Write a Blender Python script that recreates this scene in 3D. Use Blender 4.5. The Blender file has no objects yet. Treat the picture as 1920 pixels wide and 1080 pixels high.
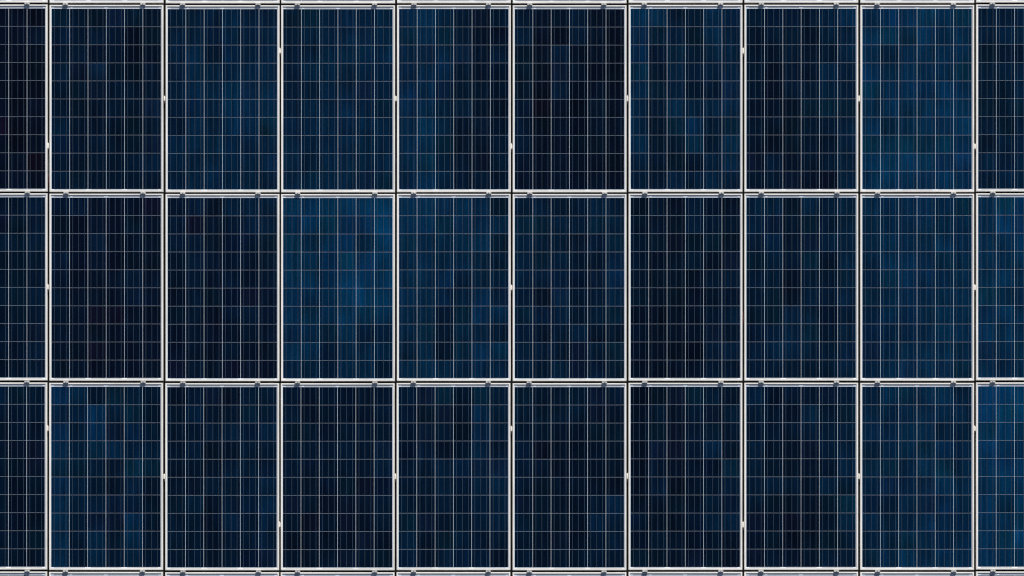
import bpy, bmesh, math, random
from mathutils import Vector

# ------------------------------------------------------------------ camera, sky, sun, exposure
S = 0.00465                     # metres per photograph pixel on the plane of the frame tops
CAM_H = 45.0
scene = bpy.context.scene
cam_data = bpy.data.cameras.new("camera")
cam = bpy.data.objects.new("camera", cam_data)
scene.collection.objects.link(cam)
cam.location = (0, 0, CAM_H)
cam_data.sensor_width = 36.0
cam_data.lens = 36.0 * CAM_H / (1920 * S)
cam_data.clip_start = 1.0
cam_data.clip_end = 2000.0
scene.camera = cam

SUN_EL = math.radians(33.0)
SUN_AZ = math.radians(15.0)     # clockwise from +Y (image up)
world = bpy.data.worlds.new("World")
scene.world = world
world.use_nodes = True
wn = world.node_tree
wn.nodes.clear()
sky = wn.nodes.new("ShaderNodeTexSky")
sky.sky_type = 'NISHITA'
sky.sun_disc = False
sky.sun_elevation = SUN_EL
sky.sun_rotation = SUN_AZ
sky.dust_density = 3.0
sky.ozone_density = 0.9
bg = wn.nodes.new("ShaderNodeBackground")
bg.inputs["Strength"].default_value = 0.068
wo = wn.nodes.new("ShaderNodeOutputWorld")
wn.links.new(sky.outputs[0], bg.inputs[0])
wn.links.new(bg.outputs[0], wo.inputs[0])

sd = bpy.data.lights.new("sun", 'SUN')
sd.energy = 4.8
sd.angle = math.radians(0.53)
sd.color = (1.0, 0.982, 0.96)
sun = bpy.data.objects.new("sun", sd)
scene.collection.objects.link(sun)
sdir = Vector((math.sin(SUN_AZ) * math.cos(SUN_EL), math.cos(SUN_AZ) * math.cos(SUN_EL), math.sin(SUN_EL)))
sun.rotation_euler = sdir.to_track_quat('Z', 'Y').to_euler()
sun.location = sdir * 30

scene.view_settings.view_transform = 'Standard'
scene.view_settings.look = 'None'
scene.view_settings.exposure = 0.0
scene.view_settings.gamma = 1.0
scene.view_settings.use_curve_mapping = False
scene.cycles.pixel_filter_type = 'BLACKMAN_HARRIS'
scene.cycles.filter_width = 1.2

random.seed(11)
C = scene.collection

# ------------------------------------------------------------------ helpers
def W(px, py, z=0.0):
    return ((px - 960) * S, (540 - py) * S, z)

def put(name, mesh, parent=None, loc=None):
    o = bpy.data.objects.new(name, mesh)
    C.objects.link(o)
    if parent: o.parent = parent
    if loc: o.location = loc
    return o

def tag(o, label=None, cat=None, group=None, kind=None):
    if label: o["label"] = label
    if cat: o["category"] = cat
    if group: o["group"] = group
    if kind: o["kind"] = kind
    return o

def mesh_from(bm, name, mats, smooth=False):
    me = bpy.data.meshes.new(name)
    bm.normal_update()
    bm.to_mesh(me); bm.free()
    for m in (mats if isinstance(mats, (list, tuple)) else [mats]): me.materials.append(m)
    if smooth:
        for p in me.polygons: p.use_smooth = True
    return me

def box(bm, x0, x1, y0, y1, z0, z1, mi=0):
    vs = [bm.verts.new(p) for p in ((x0,y0,z0),(x1,y0,z0),(x1,y1,z0),(x0,y1,z0),(x0,y0,z1),(x1,y0,z1),(x1,y1,z1),(x0,y1,z1))]
    for f in ((3,2,1,0),(4,5,6,7),(0,1,5,4),(1,2,6,5),(2,3,7,6),(3,0,4,7)):
        fa = bm.faces.new([vs[i] for i in f]); fa.material_index = mi
    return vs

def quad(bm, x0, x1, y0, y1, z, mi=0):
    vs = [bm.verts.new(p) for p in ((x0,y0,z),(x1,y0,z),(x1,y1,z),(x0,y1,z))]
    f = bm.faces.new(vs); f.material_index = mi
    return f

def tube(bm, pts, r, n=8):
    rings = []
    for i, p in enumerate(pts):
        p = Vector(p)
        d = (Vector(pts[min(i+1, len(pts)-1)]) - Vector(pts[max(i-1, 0)])).normalized()
        u = d.cross(Vector((0,0,1)))
        if u.length < 1e-3: u = Vector((1,0,0))
        u.normalize(); v = u.cross(d)
        rings.append([bm.verts.new(p + (u*math.cos(2*math.pi*k/n) + v*math.sin(2*math.pi*k/n))*r) for k in range(n)])
    for a, b in zip(rings, rings[1:]):
        for k in range(n): bm.faces.new((a[k], a[(k+1)%n], b[(k+1)%n], b[k]))
    bm.faces.new(rings[0][::-1]); bm.faces.new(rings[-1])

# ------------------------------------------------------------------ materials
def material(name):
    m = bpy.data.materials.new(name); m.use_nodes = True
    return m, m.node_tree, m.node_tree.nodes["Principled BSDF"]

def noisy(name, ca, cb, scale, rough, metal=0.0, stretch=(1,1,1), lo=.35, hi=.7, bump=0.0):
    m, nt, b = material(name)
    tc = nt.nodes.new("ShaderNodeTexCoord"); mp = nt.nodes.new("ShaderNodeMapping")
    mp.inputs["Scale"].default_value = stretch
    oi = nt.nodes.new("ShaderNodeObjectInfo"); ml = nt.nodes.new("ShaderNodeMath"); ml.operation = 'MULTIPLY'; ml.inputs[1].default_value = 57.0
    nz = nt.nodes.new("ShaderNodeTexNoise"); nz.noise_dimensions = '4D'; nz.inputs["Scale"].default_value = scale; nz.inputs["Detail"].default_value = 5
    cr = nt.nodes.new("ShaderNodeMapRange"); cr.inputs[1].default_value = lo; cr.inputs[2].default_value = hi
    mx = nt.nodes.new("ShaderNodeMix"); mx.data_type = 'RGBA'
    mx.inputs["A"].default_value = (*ca, 1); mx.inputs["B"].default_value = (*cb, 1)
    L = nt.links.new
    L(tc.outputs["Object"], mp.inputs[0]); L(mp.outputs[0], nz.inputs["Vector"])
    L(oi.outputs["Random"], ml.inputs[0]); L(ml.outputs[0], nz.inputs["W"])
    L(nz.outputs[0], cr.inputs[0]); L(cr.outputs[0], mx.inputs[0]); L(mx.outputs["Result"], b.inputs["Base Color"])
    b.inputs["Roughness"].default_value = rough; b.inputs["Metallic"].default_value = metal
    if bump:
        bp = nt.nodes.new("ShaderNodeBump"); bp.inputs["Strength"].default_value = bump; bp.inputs["Distance"].default_value = 0.002
        L(nz.outputs[0], bp.inputs["Height"]); L(bp.outputs[0], b.inputs["Normal"])
    return m

M_frame = noisy("anodised_aluminium", (.81,.79,.745), (.64,.63,.60), 2.2, .45)
M_back = noisy("white_backsheet", (.64,.70,.78), (.56,.62,.71), 3.0, .55)
M_ribbon = noisy("tinned_ribbon", (.30,.32,.36), (.23,.25,.29), 9.0, .4)
M_busbar = noisy("silver_busbar", (.034,.056,.086), (.019,.036,.060), 6.0, .4, stretch=(1,.3,1))
M_clamp = noisy("cast_aluminium", (.62,.62,.60), (.36,.36,.36), 90.0, .45, .3)
M_bolt = noisy("steel_bolt", (.55,.55,.54), (.3,.3,.3), 60.0, .35, .6)
M_cream = noisy("cream_plastic", (.86,.81,.72), (.74,.69,.60), 40.0, .4)
M_tail = noisy("brown_plastic", (.20,.16,.13), (.10,.08,.065), 60.0, .5)
M_cable = noisy("black_rubber", (.11,.11,.11), (.03,.03,.03), 60.0, .35)
M_redcable = noisy("red_rubber", (.22,.05,.04), (.10,.03,.025), 60.0, .4)
M_roof = noisy("dark_bitumen", (.022,.022,.02), (.012,.012,.011), 3.0, .95, bump=.3)

def cell_material():
    m, nt, b = material("polycrystalline_silicon")
    L = nt.links.new
    at = nt.nodes.new("ShaderNodeAttribute"); at.attribute_name = "cell_colour"
    tc = nt.nodes.new("ShaderNodeTexCoord")
    oi = nt.nodes.new("ShaderNodeObjectInfo"); ml = nt.nodes.new("ShaderNodeMath"); ml.operation = 'MULTIPLY'; ml.inputs[1].default_value = 91.0
    L(oi.outputs["Random"], ml.inputs[0])
    def noise(scale, stretch, detail, a, bb, lo=.3, hi=.7):
        mp = nt.nodes.new("ShaderNodeMapping"); mp.inputs["Scale"].default_value = stretch
        nz = nt.nodes.new("ShaderNodeTexNoise"); nz.noise_dimensions = '4D'
        nz.inputs["Scale"].default_value = scale; nz.inputs["Detail"].default_value = detail
        L(tc.outputs["Object"], mp.inputs[0]); L(mp.outputs[0], nz.inputs["Vector"]); L(ml.outputs[0], nz.inputs["W"])
        mr = nt.nodes.new("ShaderNodeMapRange"); mr.inputs[1].default_value = lo; mr.inputs[2].default_value = hi
        mr.inputs[3].default_value = a; mr.inputs[4].default_value = bb
        L(nz.outputs[0], mr.inputs[0])
        return mr.outputs[0]
    soft = noise(6.0, (1.3, .7, 1), 2, .89, 1.11)          # broad mottling of the antireflective coat
    streak = noise(60.0, (1.0, .05, 1), 2, .70, 1.30)      # drawn-out crystal grain
    grain = noise(55.0, (1, 1, 1), 3, .85, 1.15)
    mul = nt.nodes.new("ShaderNodeMath"); mul.operation = 'MULTIPLY'; L(soft, mul.inputs[0]); L(streak, mul.inputs[1])
    mul2 = nt.nodes.new("ShaderNodeMath"); mul2.operation = 'MULTIPLY'; L(mul.outputs[0], mul2.inputs[0]); L(grain, mul2.inputs[1])
    vm = nt.nodes.new("ShaderNodeVectorMath"); vm.operation = 'SCALE'
    L(at.outputs["Color"], vm.inputs[0]); L(mul2.outputs[0], vm.inputs["Scale"])
    # faint shift of hue: towards violet or green
    hue = noise(5.0, (1, .6, 1), 1, 0, 1, .35, .65)
    tint = nt.nodes.new("ShaderNodeMix"); tint.data_type = 'RGBA'
    tint.inputs["A"].default_value = (1.25, .93, 1.02, 1); tint.inputs["B"].default_value = (.8, 1.05, .98, 1)
    L(hue, tint.inputs[0])
    vt = nt.nodes.new("ShaderNodeVectorMath"); vt.operation = 'MULTIPLY'
    L(vm.outputs[0], vt.inputs[0]); L(tint.outputs["Result"], vt.inputs[1])
    L(vt.outputs[0], b.inputs["Base Color"])
    b.inputs["Roughness"].default_value = .35
    b.inputs["Specular IOR Level"].default_value = .0
    b.inputs["Coat Weight"].default_value = .35
    b.inputs["Coat Roughness"].default_value = .08
    return m
M_cell = cell_material()

# ------------------------------------------------------------------ ground under the panels
bm = bmesh.new()
quad(bm, -300, 300, -300, 300, -0.052)
tag(put("roof_ground", mesh_from(bm, "roof_ground", M_roof)), kind="structure")

# ------------------------------------------------------------------ geometry of one panel, in photograph pixels from its outer top left corner
PW, PH = 213.3, 350.9
LIP_L, LIP_R, LIP_T, LIP_B = 2.9, 2.9, 2.4, 3.9
CX0, CY0 = 3.8, 7.1            # where the cells begin
CPX, CPY = 34.30, 33.87         # cell pitch
GX, GY = 0.60, 0.54             # gap between cells
D = 0.0078                      # backsheet below the top of the frame
def X(p): return p * S
def Y(p): return -p * S

def frame_mesh():
    bm = bmesh.new()
    def ring(l, r, t, b, z):
        return [bm.verts.new((X(l), Y(t), z)), bm.verts.new((X(r), Y(t), z)), bm.verts.new((X(r), Y(b), z)), bm.verts.new((X(l), Y(b), z))]
    e = .22
    rings = [
        ring(0, PW, 0, PH, -.050),
        ring(0, PW, 0, PH, -.0022),
        ring(e, PW-e, e, PH-.95, 0),                       # rolled outer edge, wider on the front
        ring(LIP_L-.15, PW-LIP_R+.15, LIP_T-.15, PH-LIP_B+.15, 0),
        ring(LIP_L, PW-LIP_R, LIP_T, PH-LIP_B, -.0008),
        ring(LIP_L, PW-LIP_R, LIP_T, PH-LIP_B, -D-.003),
        ring(LIP_L-1.9, PW-LIP_R+1.9, LIP_T-1.6, PH-LIP_B+1.9, -D-.003),
        ring(LIP_L-1.9, PW-LIP_R+1.9, LIP_T-1.6, PH-LIP_B+1.9, -.050)]
    for a, b in zip(rings, rings[1:]):
        for k in range(4): bm.faces.new((a[k], a[(k+1)%4], b[(k+1)%4], b[k]))
    bmesh.ops.recalc_face_normals(bm, faces=bm.faces)
    return mesh_from(bm, "frame", M_frame)

def backsheet_mesh():
    bm = bmesh.new()
    box(bm, X(LIP_L-.4), X(PW-LIP_R+.4), Y(PH-LIP_B+.4), Y(LIP_T-.4), -D-.0028, -D)
    return mesh_from(bm, "backsheet", M_back)

def ribbon_mesh(x0, x1, y0, y1):
    bm = bmesh.new()
    box(bm, X(x0), X(x1), Y(y1), Y(y0), -D+.0002, -D+.0009)
    return mesh_from(bm, "bus_ribbon", M_ribbon)

EX, EY = CX0 + 6*CPX - GX, CY0 + 10*CPY - GY
RB = []
for a, b in ((.15, 1.86), (2.16, 3.84), (4.14, 5.84)):       # three pairs of strings joined at the foot
    RB.append(ribbon_mesh(CX0+a*CPX, CX0+b*CPX, EY+.95, EY+1.55))
for a, b in ((.15, 1.03), (1.16, 2.88), (3.10, 4.86), (5.0, 5.86)):
    RB.append(ribbon_mesh(CX0+a*CPX, CX0+b*CPX, CY0-2.7, CY0-1.35))

FRAME, BACK = frame_mesh(), backsheet_mesh()

PAL = [(4,12,24),(4,16,32),(4,21,40),(3,27,49),(2,33,58),(1,39,67),(0,45,76),(0,51,86),(0,57,94),(0,63,101)]
def lin(v): v /= 255; return v/12.92 if v <= .04045 else ((v+.055)/1.055)**2.4
GAIN = .82
REFL = (.0012, .0019, .0032)
def cell_colour(d, rnd):
    i = max(0, min(8.999, d)); k = int(i); f = i-k
    c = [PAL[k][j]*(1-f)+PAL[min(9,k+1)][j]*f for j in range(3)]
    c = [max(.0004, lin(v)-REFL[j])*GAIN for j, v in enumerate(c)]
    t = rnd.random()
    if t < .08: c[0] += .0010; c[1] *= .93                  # violet
    elif t < .2: c[2] *= .87; c[1] *= 1.06                 # greenish
    elif t < .32: c[2] *= 1.06; c[1] *= .97                 # purer blue
    return c

def cell_mesh(grid, rnd, tint=(1, 1, 1)):
    bm = bmesh.new()
    cols = []
    z = -D + .0012
    mean = sum(sum(q) for q in grid) / 60
    base = [[cell_colour(mean*.97 + .2 + .62*(grid[r][c]-mean) + rnd.gauss(0, .22), rnd) for c in range(6)] for r in range(10)]
    base = [[[v*t for v, t in zip(q, tint)] for q in row] for row in base]
    def corner(r, c, i, j):                                  # the coat drifts towards that of the neighbouring cells
        near = [base[rr][cc] for rr in (r, r+j) for cc in (c, c+i) if 0 <= rr < 10 and 0 <= cc < 6]
        return [base[r][c][k]*.84 + .16*sum(n[k] for n in near)/len(near) for k in range(3)]
    for r in range(10):
        for c in range(6):
            x0 = CX0 + c*CPX; y0 = CY0 + r*CPY
            quad(bm, X(x0), X(x0+CPX-GX), Y(y0+CPY-GY), Y(y0), z, 0)
            gx, gy = rnd.gauss(0, .09), rnd.gauss(0, .09)
            cols.append([[v*(1+gx*i+gy*j) for v in corner(r, c, i, j)] for i, j in ((-1,1),(1,1),(1,-1),(-1,-1))])
    for c in range(6):                                       # three busbars run down each string
        for q in (.165, .495, .825):
            xc = CX0 + c*CPX + q*(CPX-GX)
            quad(bm, X(xc-.36), X(xc+.36), Y(EY-.9), Y(CY0+.5), z+.0006, 1)
    me = mesh_from(bm, "cell_array", [M_cell, M_busbar])
    at = me.color_attributes.new("cell_colour", 'FLOAT_COLOR', 'CORNER')
    for p in me.polygons:
        if p.material_index: continue
        for li, col in zip(p.loop_indices, cols[p.index]):
            at.data[li].color = (*col, 1)
    return me

# how blue each cell is, 0 darkest to 9 brightest, read panel by panel
G = {}
def g(r, c, txt): G[r, c] = [[int(ch) for ch in row] for row in txt.split()]
g(1,0,"222110 222213 222111 222101 222100 222101 222100 222101 222110 222121")
g(1,1,"422432 322302 221201 325212 222322 222324 422223 323223 213224 322222")
g(1,2,"233543 343444 351444 354454 354655 243655 254654 454544 444444 344443")
g(1,3,"244545 344444 244555 344444 224444 344444 445455 444544 434444 445444")
g(1,4,"575212 565311 555413 456311 554221 564421 574131 673112 573212 574222")
g(1,5,"323411 510410 314120 314200 304120 302030 302021 311121 212111 212121")
g(1,6,"763264 633163 614254 715344 624135 526445 515634 611626 311145 324343")
g(1,7,"333246 233145 113235 202264 203354 111354 212335 101225 231234 222114")
g(1,8,"466756 664746 535556 646556 656675 665666 645667 656565 778867 576676")
g(1,9,"434444 444444 222333 335444 224333 334333 323333 233333 434444 334444")
g(2,0,"222223 222223 222324 222223 222232 222333 222223 222222 222224 222123")
g(2,1,"242122 203122 214222 312021 212242 312142 221121 212121 212121 221121")
g(2,2,"241444 312344 342223 233223 232223 132222 221232 121122 221311 221121")
g(2,3,"666778 576679 656747 655877 665877 555787 555766 453522 561444 331442")
g(2,4,"776651 775655 655562 565542 555343 654363 441375 441432 350465 464454")
g(2,5,"342343 543344 433235 434224 434135 315234 434333 323312 333234 334233")
g(2,6,"121321 222432 331231 312313 221133 312122 101133 211133 111044 101232")
g(2,7,"441534 432334 341444 242515 330324 241434 234313 234424 344334 332224")
g(2,8,"545655 445555 466475 466555 456655 445556 455565 444465 345564 455654")
g(2,9,"677666 687777 567666 656666 675555 655555 575555 665555 555444 545444")
g(3,0,"222433 222322 222222 222222 222212 222112 222212 222211 222222 222322")
g(3,1,"651431 446341 637252 535533 433163 632141 633331 623261 625261 525241")
g(3,2,"133133 242243 223435 231233 122343 223334 241335 221424 221324 222223")
g(3,3,"313223 311223 321232 223324 322224 222312 222224 212213 011121 212322")
g(3,4,"335253 313163 232154 231252 233434 223244 323234 332234 412322 423331")
g(3,5,"322332 333322 322223 311121 321111 312111 322125 322244 212124 312133")
g(3,6,"013432 131324 132333 042362 031226 030124 122132 221144 131121 321221")
g(3,7,"413233 321524 222434 311234 221225 343243 212126 221125 121123 222233")
g(3,8,"465563 445564 555533 345564 544654 554475 335454 434554 345544 456565")
g(3,9,"887777 888877 674666 755666 667777 666777 647777 767777 669977 656666")

GAPX = [-126.6, 90.6, 308.4, 525.0, 742.2, 959.3, 1176.7, 1393.8, 1611.2, 1828.4, 2045.6]
GAPY = [-346.2, 8.2, 362.3, 717.0, 1071.6, 1426.0]
DY = [-1.3, -.6, 0, .1, -.3, 0, -.6, -.8, -.5, -1.4]
ROWX = [.3, .2, 0, -.5, -.7]     # the lower rows sit a little further left at the left side

def panel_origin(r, c):
    gw = 2.0
    x = GAPX[c] + gw + (ROWX[r] if c < 5 else ROWX[r]*.3)
    y = GAPY[r] + 1.6 + DY[c]
    return x, y

ORD = ["", "first", "second", "third", "fourth", "fifth", "sixth", "seventh", "eighth"]
def where(r, c):
    rn = {1: "top", 2: "middle", 3: "bottom"}.get(r)
    if rn:
        if c == 0: return f"cut by the left edge in {rn} full row"
        if c == 9: return f"cut by the right edge in {rn} full row"
        return f"{ORD[c]} in {rn} full row"
    e = "top" if r == 0 else "bottom"
    n = "above top full row" if r == 0 else "below bottom full row"
    if c == 0: return f"cut to a sliver at the {e} left corner"
    if c == 9: return f"cut to a sliver at the {e} right corner"
    return f"{ORD[c]} whole one in the sliver row {n}"

def look(r, c):
    if (r, c) in LOOK: return LOOK[r, c]
    return "white framed solar panel"
LOOK = {
 (1,0): "nearly black solar panel", (1,1): "dark navy solar panel with one bright blue cell", (1,2): "navy solar panel with a dark left column",
 (1,3): "evenly navy solar panel", (1,4): "solar panel, bright blue left and black right", (1,5): "near black solar panel",
 (1,6): "solar panel with mixed bright blue and black columns", (1,7): "solar panel, dark left and blue right", (1,8): "bright teal blue solar panel",
 (1,9): "dark solar panel",
 (2,0): "dark blue solar panel", (2,1): "very dark navy solar panel", (2,2): "dark navy solar panel, bluer at top right",
 (2,3): "brightest blue solar panel, darker at its foot", (2,4): "blue solar panel with dark lower cells", (2,5): "even navy solar panel",
 (2,6): "dark solar panel with bluer right columns", (2,7): "navy solar panel with a black column", (2,8): "evenly teal blue solar panel",
 (2,9): "bright blue solar panel",
 (3,0): "dark solar panel", (3,1): "patchwork solar panel of bright and black cells", (3,2): "dark navy solar panel, bluer right column",
 (3,3): "plain very dark solar panel", (3,4): "dark solar panel, blue cells at upper right", (3,5): "near black navy solar panel",
 (3,6): "blackest solar panel with few blue cells", (3,7): "dark solar panel with bluer right column", (3,8): "even medium blue solar panel",
 (3,9): "vivid blue solar panel"}

TINT = {(1,0): (2.3, .9, .95), (2,1): (1.9, .92, .98), (1,5): (1.5, .94, .97), (2,2): (1.5, .95, 1), (3,1): (.6, 1.0, 1.0), (2,3): (.6, 1.0, 1.0)}

# ------------------------------------------------------------------ solar panels: 5 rows of 10
proto = None
for r in range(5):
    for c in range(10):
        rnd = random.Random(1000 + r*31 + c*7)
        grid = G.get((r, c)) or [[rnd.choice((1,2,2,3,3,4)) + (2 if c in (3, 8, 9) else 0) for _ in range(6)] for _ in range(10)]
        x, y = panel_origin(r, c)
        root = bpy.data.objects.new("solar_panel", None)
        C.objects.link(root)
        root.location = W(x, y, 0)
        root.empty_display_size = .1
        tag(root, f"{look(r, c)}, {where(r, c)}", "solar panel", "solar panels laid out in a grid")
        if proto is None:
            fr = put("frame", FRAME, root)
            bs = put("backsheet", BACK, root)
            rbs = [put("bus_ribbon", m, bs) for m in RB]
            proto = (fr, bs, rbs)
        else:
            fr = proto[0].copy(); C.objects.link(fr); fr.parent = root
            bs = proto[1].copy(); C.objects.link(bs); bs.parent = root
            for q in proto[2]:
                rb = q.copy(); C.objects.link(rb); rb.parent = bs
        put("cell_array", cell_mesh(grid, rnd, TINT.get((r, c), (1, 1, 1))), root)

# ------------------------------------------------------------------ clamps on the top edge of each panel
def clamp_body_mesh():
    bm = bmesh.new()
    w = 4.7 * S
    # profile in y,z: foot on the upper frame, raised middle over the gap, flange on the lower frame
    prof = [(.30*S, .0005), (.30*S, .0025), (.0, .0145), (-2.7*S, .0155), (-3.1*S, .0045), (-5.6*S, .0035), (-5.6*S, .0005), (-2.7*S, .0005), (-2.7*S, -.045), (.0, -.045), (.0, .0005)]
    a = [bm.verts.new((-w, y, z)) for y, z in prof]
    b = [bm.verts.new((w, y, z)) for y, z in prof]
    n = len(prof)
    bm.faces.new(a); bm.faces.new(b[::-1])
    for i in range(n): bm.faces.new((a[i], b[i], b[(i+1)%n], a[(i+1)%n]))
    bmesh.ops.recalc_face_normals(bm, faces=bm.faces)
    bmesh.ops.bevel(bm, geom=[e for e in bm.edges], offset=.0006, segments=1, affect='EDGES')
    return mesh_from(bm, "clamp_body", M_clamp)
def bolt_mesh():
    bm = bmesh.new()
    n = 6; r = .0052
    a = [bm.verts.new((r*math.cos(k*math.pi/3), -1.35*S + r*math.sin(k*math.pi/3), .0158)) for k in range(n)]
    b = [bm.verts.new((v.co.x, v.co.y, .0205)) for v in a]
    inner = [bm.verts.new((v.co.x*.55, -1.35*S+(v.co.y+1.35*S)*.55, .0205)) for v in a]
    dn = [bm.verts.new((v.co.x, v.co.y, .0178)) for v in inner]
    for k in range(n):
        j = (k+1) % n
        bm.faces.new((a[k], a[j], b[j], b[k])); bm.faces.new((b[k], b[j], inner[j], inner[k])); bm.faces.new((inner[k], inner[j], dn[j], dn[k]))
    bm.faces.new(dn); bm.faces.new(a[::-1])
    bmesh.ops.recalc_face_normals(bm, faces=bm.faces)
    return mesh_from(bm, "bolt", M_bolt)
CB, BM_ = clamp_body_mesh(), bolt_mesh()
CLX = {0: (None, 51), 1: (123.5, 268), 2: (342.8, 484.2), 3: (558, 702.8), 4: (776, 916), 5: (993, 1133), 6: (1209, 1352), 7: (1427.3, 1568.6), 8: (1645.3, 1788), 9: (1861.5, None)}
cproto = None
for r in range(1, 5):
    for c in range(10):
        for side, cx in zip(("left", "right"), CLX[c]):
            if cx is None: continue
            rnd = random.Random(r*977 + c*13 + (side == "left"))
            cx += {1: -.3, 2: .3, 3: -.2, 4: -.2}[r] + rnd.uniform(-.7, .7)
            cy = GAPY[r] - 1.3 + DY[c]
            t = bpy.data.objects.new("mounting_clamp", None); C.objects.link(t)
            t.location = W(cx, cy, 0); t.rotation_euler = (0, 0, math.radians(rnd.uniform(-1.5, 1.5))); t.empty_display_size = .03
            rn = {1: "top", 2: "middle", 3: "bottom"}.get(r)
            if c == 0: pn = f"panel cut by the left edge, {rn} full row" if rn else "panel in the photo's bottom left corner"
            elif c == 9: pn = f"panel cut by the right edge, {rn} full row" if rn else "panel in the photo's bottom right corner"
            else: pn = f"{ORD[c]} whole panel, {rn} full row" if rn else f"bottom sliver panel, {ORD[c]} whole column"
            s = "" if c in (0, 9) else side + " "
            tag(t, f"{s}grey clamp on top edge of the {pn}", "clamp", "aluminium clamps gripping the panel frames")
            if cproto is None:
                a = put("clamp_body", CB, t); b = put("bolt", BM_, t); cproto = (a, b)
            else:
                for q in cproto:
                    k = q.copy(); C.objects.link(k); k.parent = t

# ------------------------------------------------------------------ cream clips in the upright gaps
def clip_meshes(w, l, tip, skew):
    """body: a cream tab with a pointed upper end and a rounded back; tail: the brown tongue below it"""
    bm = bmesh.new()
    out = [(-w, -l), (w*.9, -l*1.04), (w, l*.35), (w*.62 + skew, l*.85), (-w*.2 + skew, l*(1+tip)), (-w, l*.8)]
    rings = []
    for z, k in ((-.045, .8), (-.010, 1.0), (-.0030, .96), (-.0012, .78)):
        rings.append([bm.verts.new((x*k*S, y*(k if z > -.002 else 1)*S, z)) for x, y in out])
    for a, b in zip(rings, rings[1:]):
        for i in range(6): bm.faces.new((a[i], a[(i+1)%6], b[(i+1)%6], b[i]))
    bm.faces.new(rings[0][::-1]); bm.faces.new(rings[-1])
    bmesh.ops.recalc_face_normals(bm, faces=bm.faces)
    body = mesh_from(bm, "clip_body", M_cream)
    bm = bmesh.new()
    p = [(0, -l*1.0*S, -.007), (.1*S, -(l+2)*S, -.009), (-.1*S, -(l+4.2)*S, -.014), (0, -(l+6)*S, -.03)]
    tube(bm, p, .8*S, 8)
    tail = mesh_from(bm, "clip_tongue", M_tail, True)
    return body, tail
CLIPS = [(0,273),(0,538),(0,803),(1,184.4),(1,893.6),(2,95),(2,983.6),(3,184.4),(3,893.2),(4,274.2),(4,539),(4,803.5),
         (5,184.6),(5,892.4),(6,95),(6,983.8),(7,184.8),(7,893),(8,274.2),(8,538.8),(8,803.5)]
for gi, y in CLIPS:
    rnd = random.Random(gi*100 + int(y))
    r = 1 if y < 362 else 2 if y < 717 else 3
    left_hug = gi == 0
    w = rnd.uniform(1.55, 1.7); l = rnd.uniform(4.4, 5.2)
    body, tail = clip_meshes(w, l, rnd.uniform(.05, .4), rnd.uniform(-.2, .3))
    t = bpy.data.objects.new("cable_clip", None); C.objects.link(t)
    x0 = GAPX[gi+1] + (ROWX[r] if gi < 4 else ROWX[r]*.3) - (.75 if left_hug else .12)
    t.location = W(x0, y, 0); t.empty_display_size = .03
    rn = {1: "top", 2: "middle", 3: "bottom"}[r]
    if gi == 0: lb = f"cream clip in the leftmost gap, beside first whole panel of {rn} full row"
    elif gi == 8: lb = f"cream clip in the rightmost gap, beside eighth whole panel of {rn} full row"
    else: lb = f"cream clip in the gap between {ORD[gi]} and {ORD[gi+1]} whole panels, {rn} full row"
    tag(t, lb, "clip", "cream clips in the gaps between panels")
    put("clip_body", body, t); put("clip_tongue", tail, t)

# ------------------------------------------------------------------ cables glimpsed in the gaps
def cable(name, pts, rad, mat, label):
    bm = bmesh.new()
    P = [Vector(W(*p)) for p in pts]
    o = P[0].copy()
    fine = []
    for i in range(len(P)-1):
        p0, p1, p2, p3 = P[max(i-1,0)], P[i], P[i+1], P[min(i+2, len(P)-1)]
        for k in range(6):
            t = k/6
            fine.append(.5*((2*p1)+(p2-p0)*t+(2*p0-5*p1+4*p2-p3)*t*t+(3*p1-p0-3*p2+p3)*t**3) - o)
    fine.append(P[-1]-o)
    tube(bm, fine, rad, 8)
    ob = put(name, mesh_from(bm, name, mat, True), loc=o)
    tag(ob, label, "cable", "cables showing in the gaps")
cable("black_cable", [(89.3,281,-.010),(89.9,290,-.008),(90.3,305,-.009),(90.8,320,-.013),(91.0,334,-.024),(91,345,-.043)], .0034, M_cable,
      "black cable running down from the cream clip in leftmost gap, top full row")
cable("red_cable", [(91.0,322,-.030),(91.6,330,-.014),(91.7,340,-.012),(91.3,350,-.030)], .0026, M_redcable,
      "short reddish cable low in the leftmost gap of the top full row")
cable("red_cable", [(1392.6,584,-.034),(1393.2,591,-.018),(1394.2,599,-.015),(1394.8,608,-.036)], .0026, M_redcable,
      "short reddish cable in the gap right of sixth whole panel, middle full row")
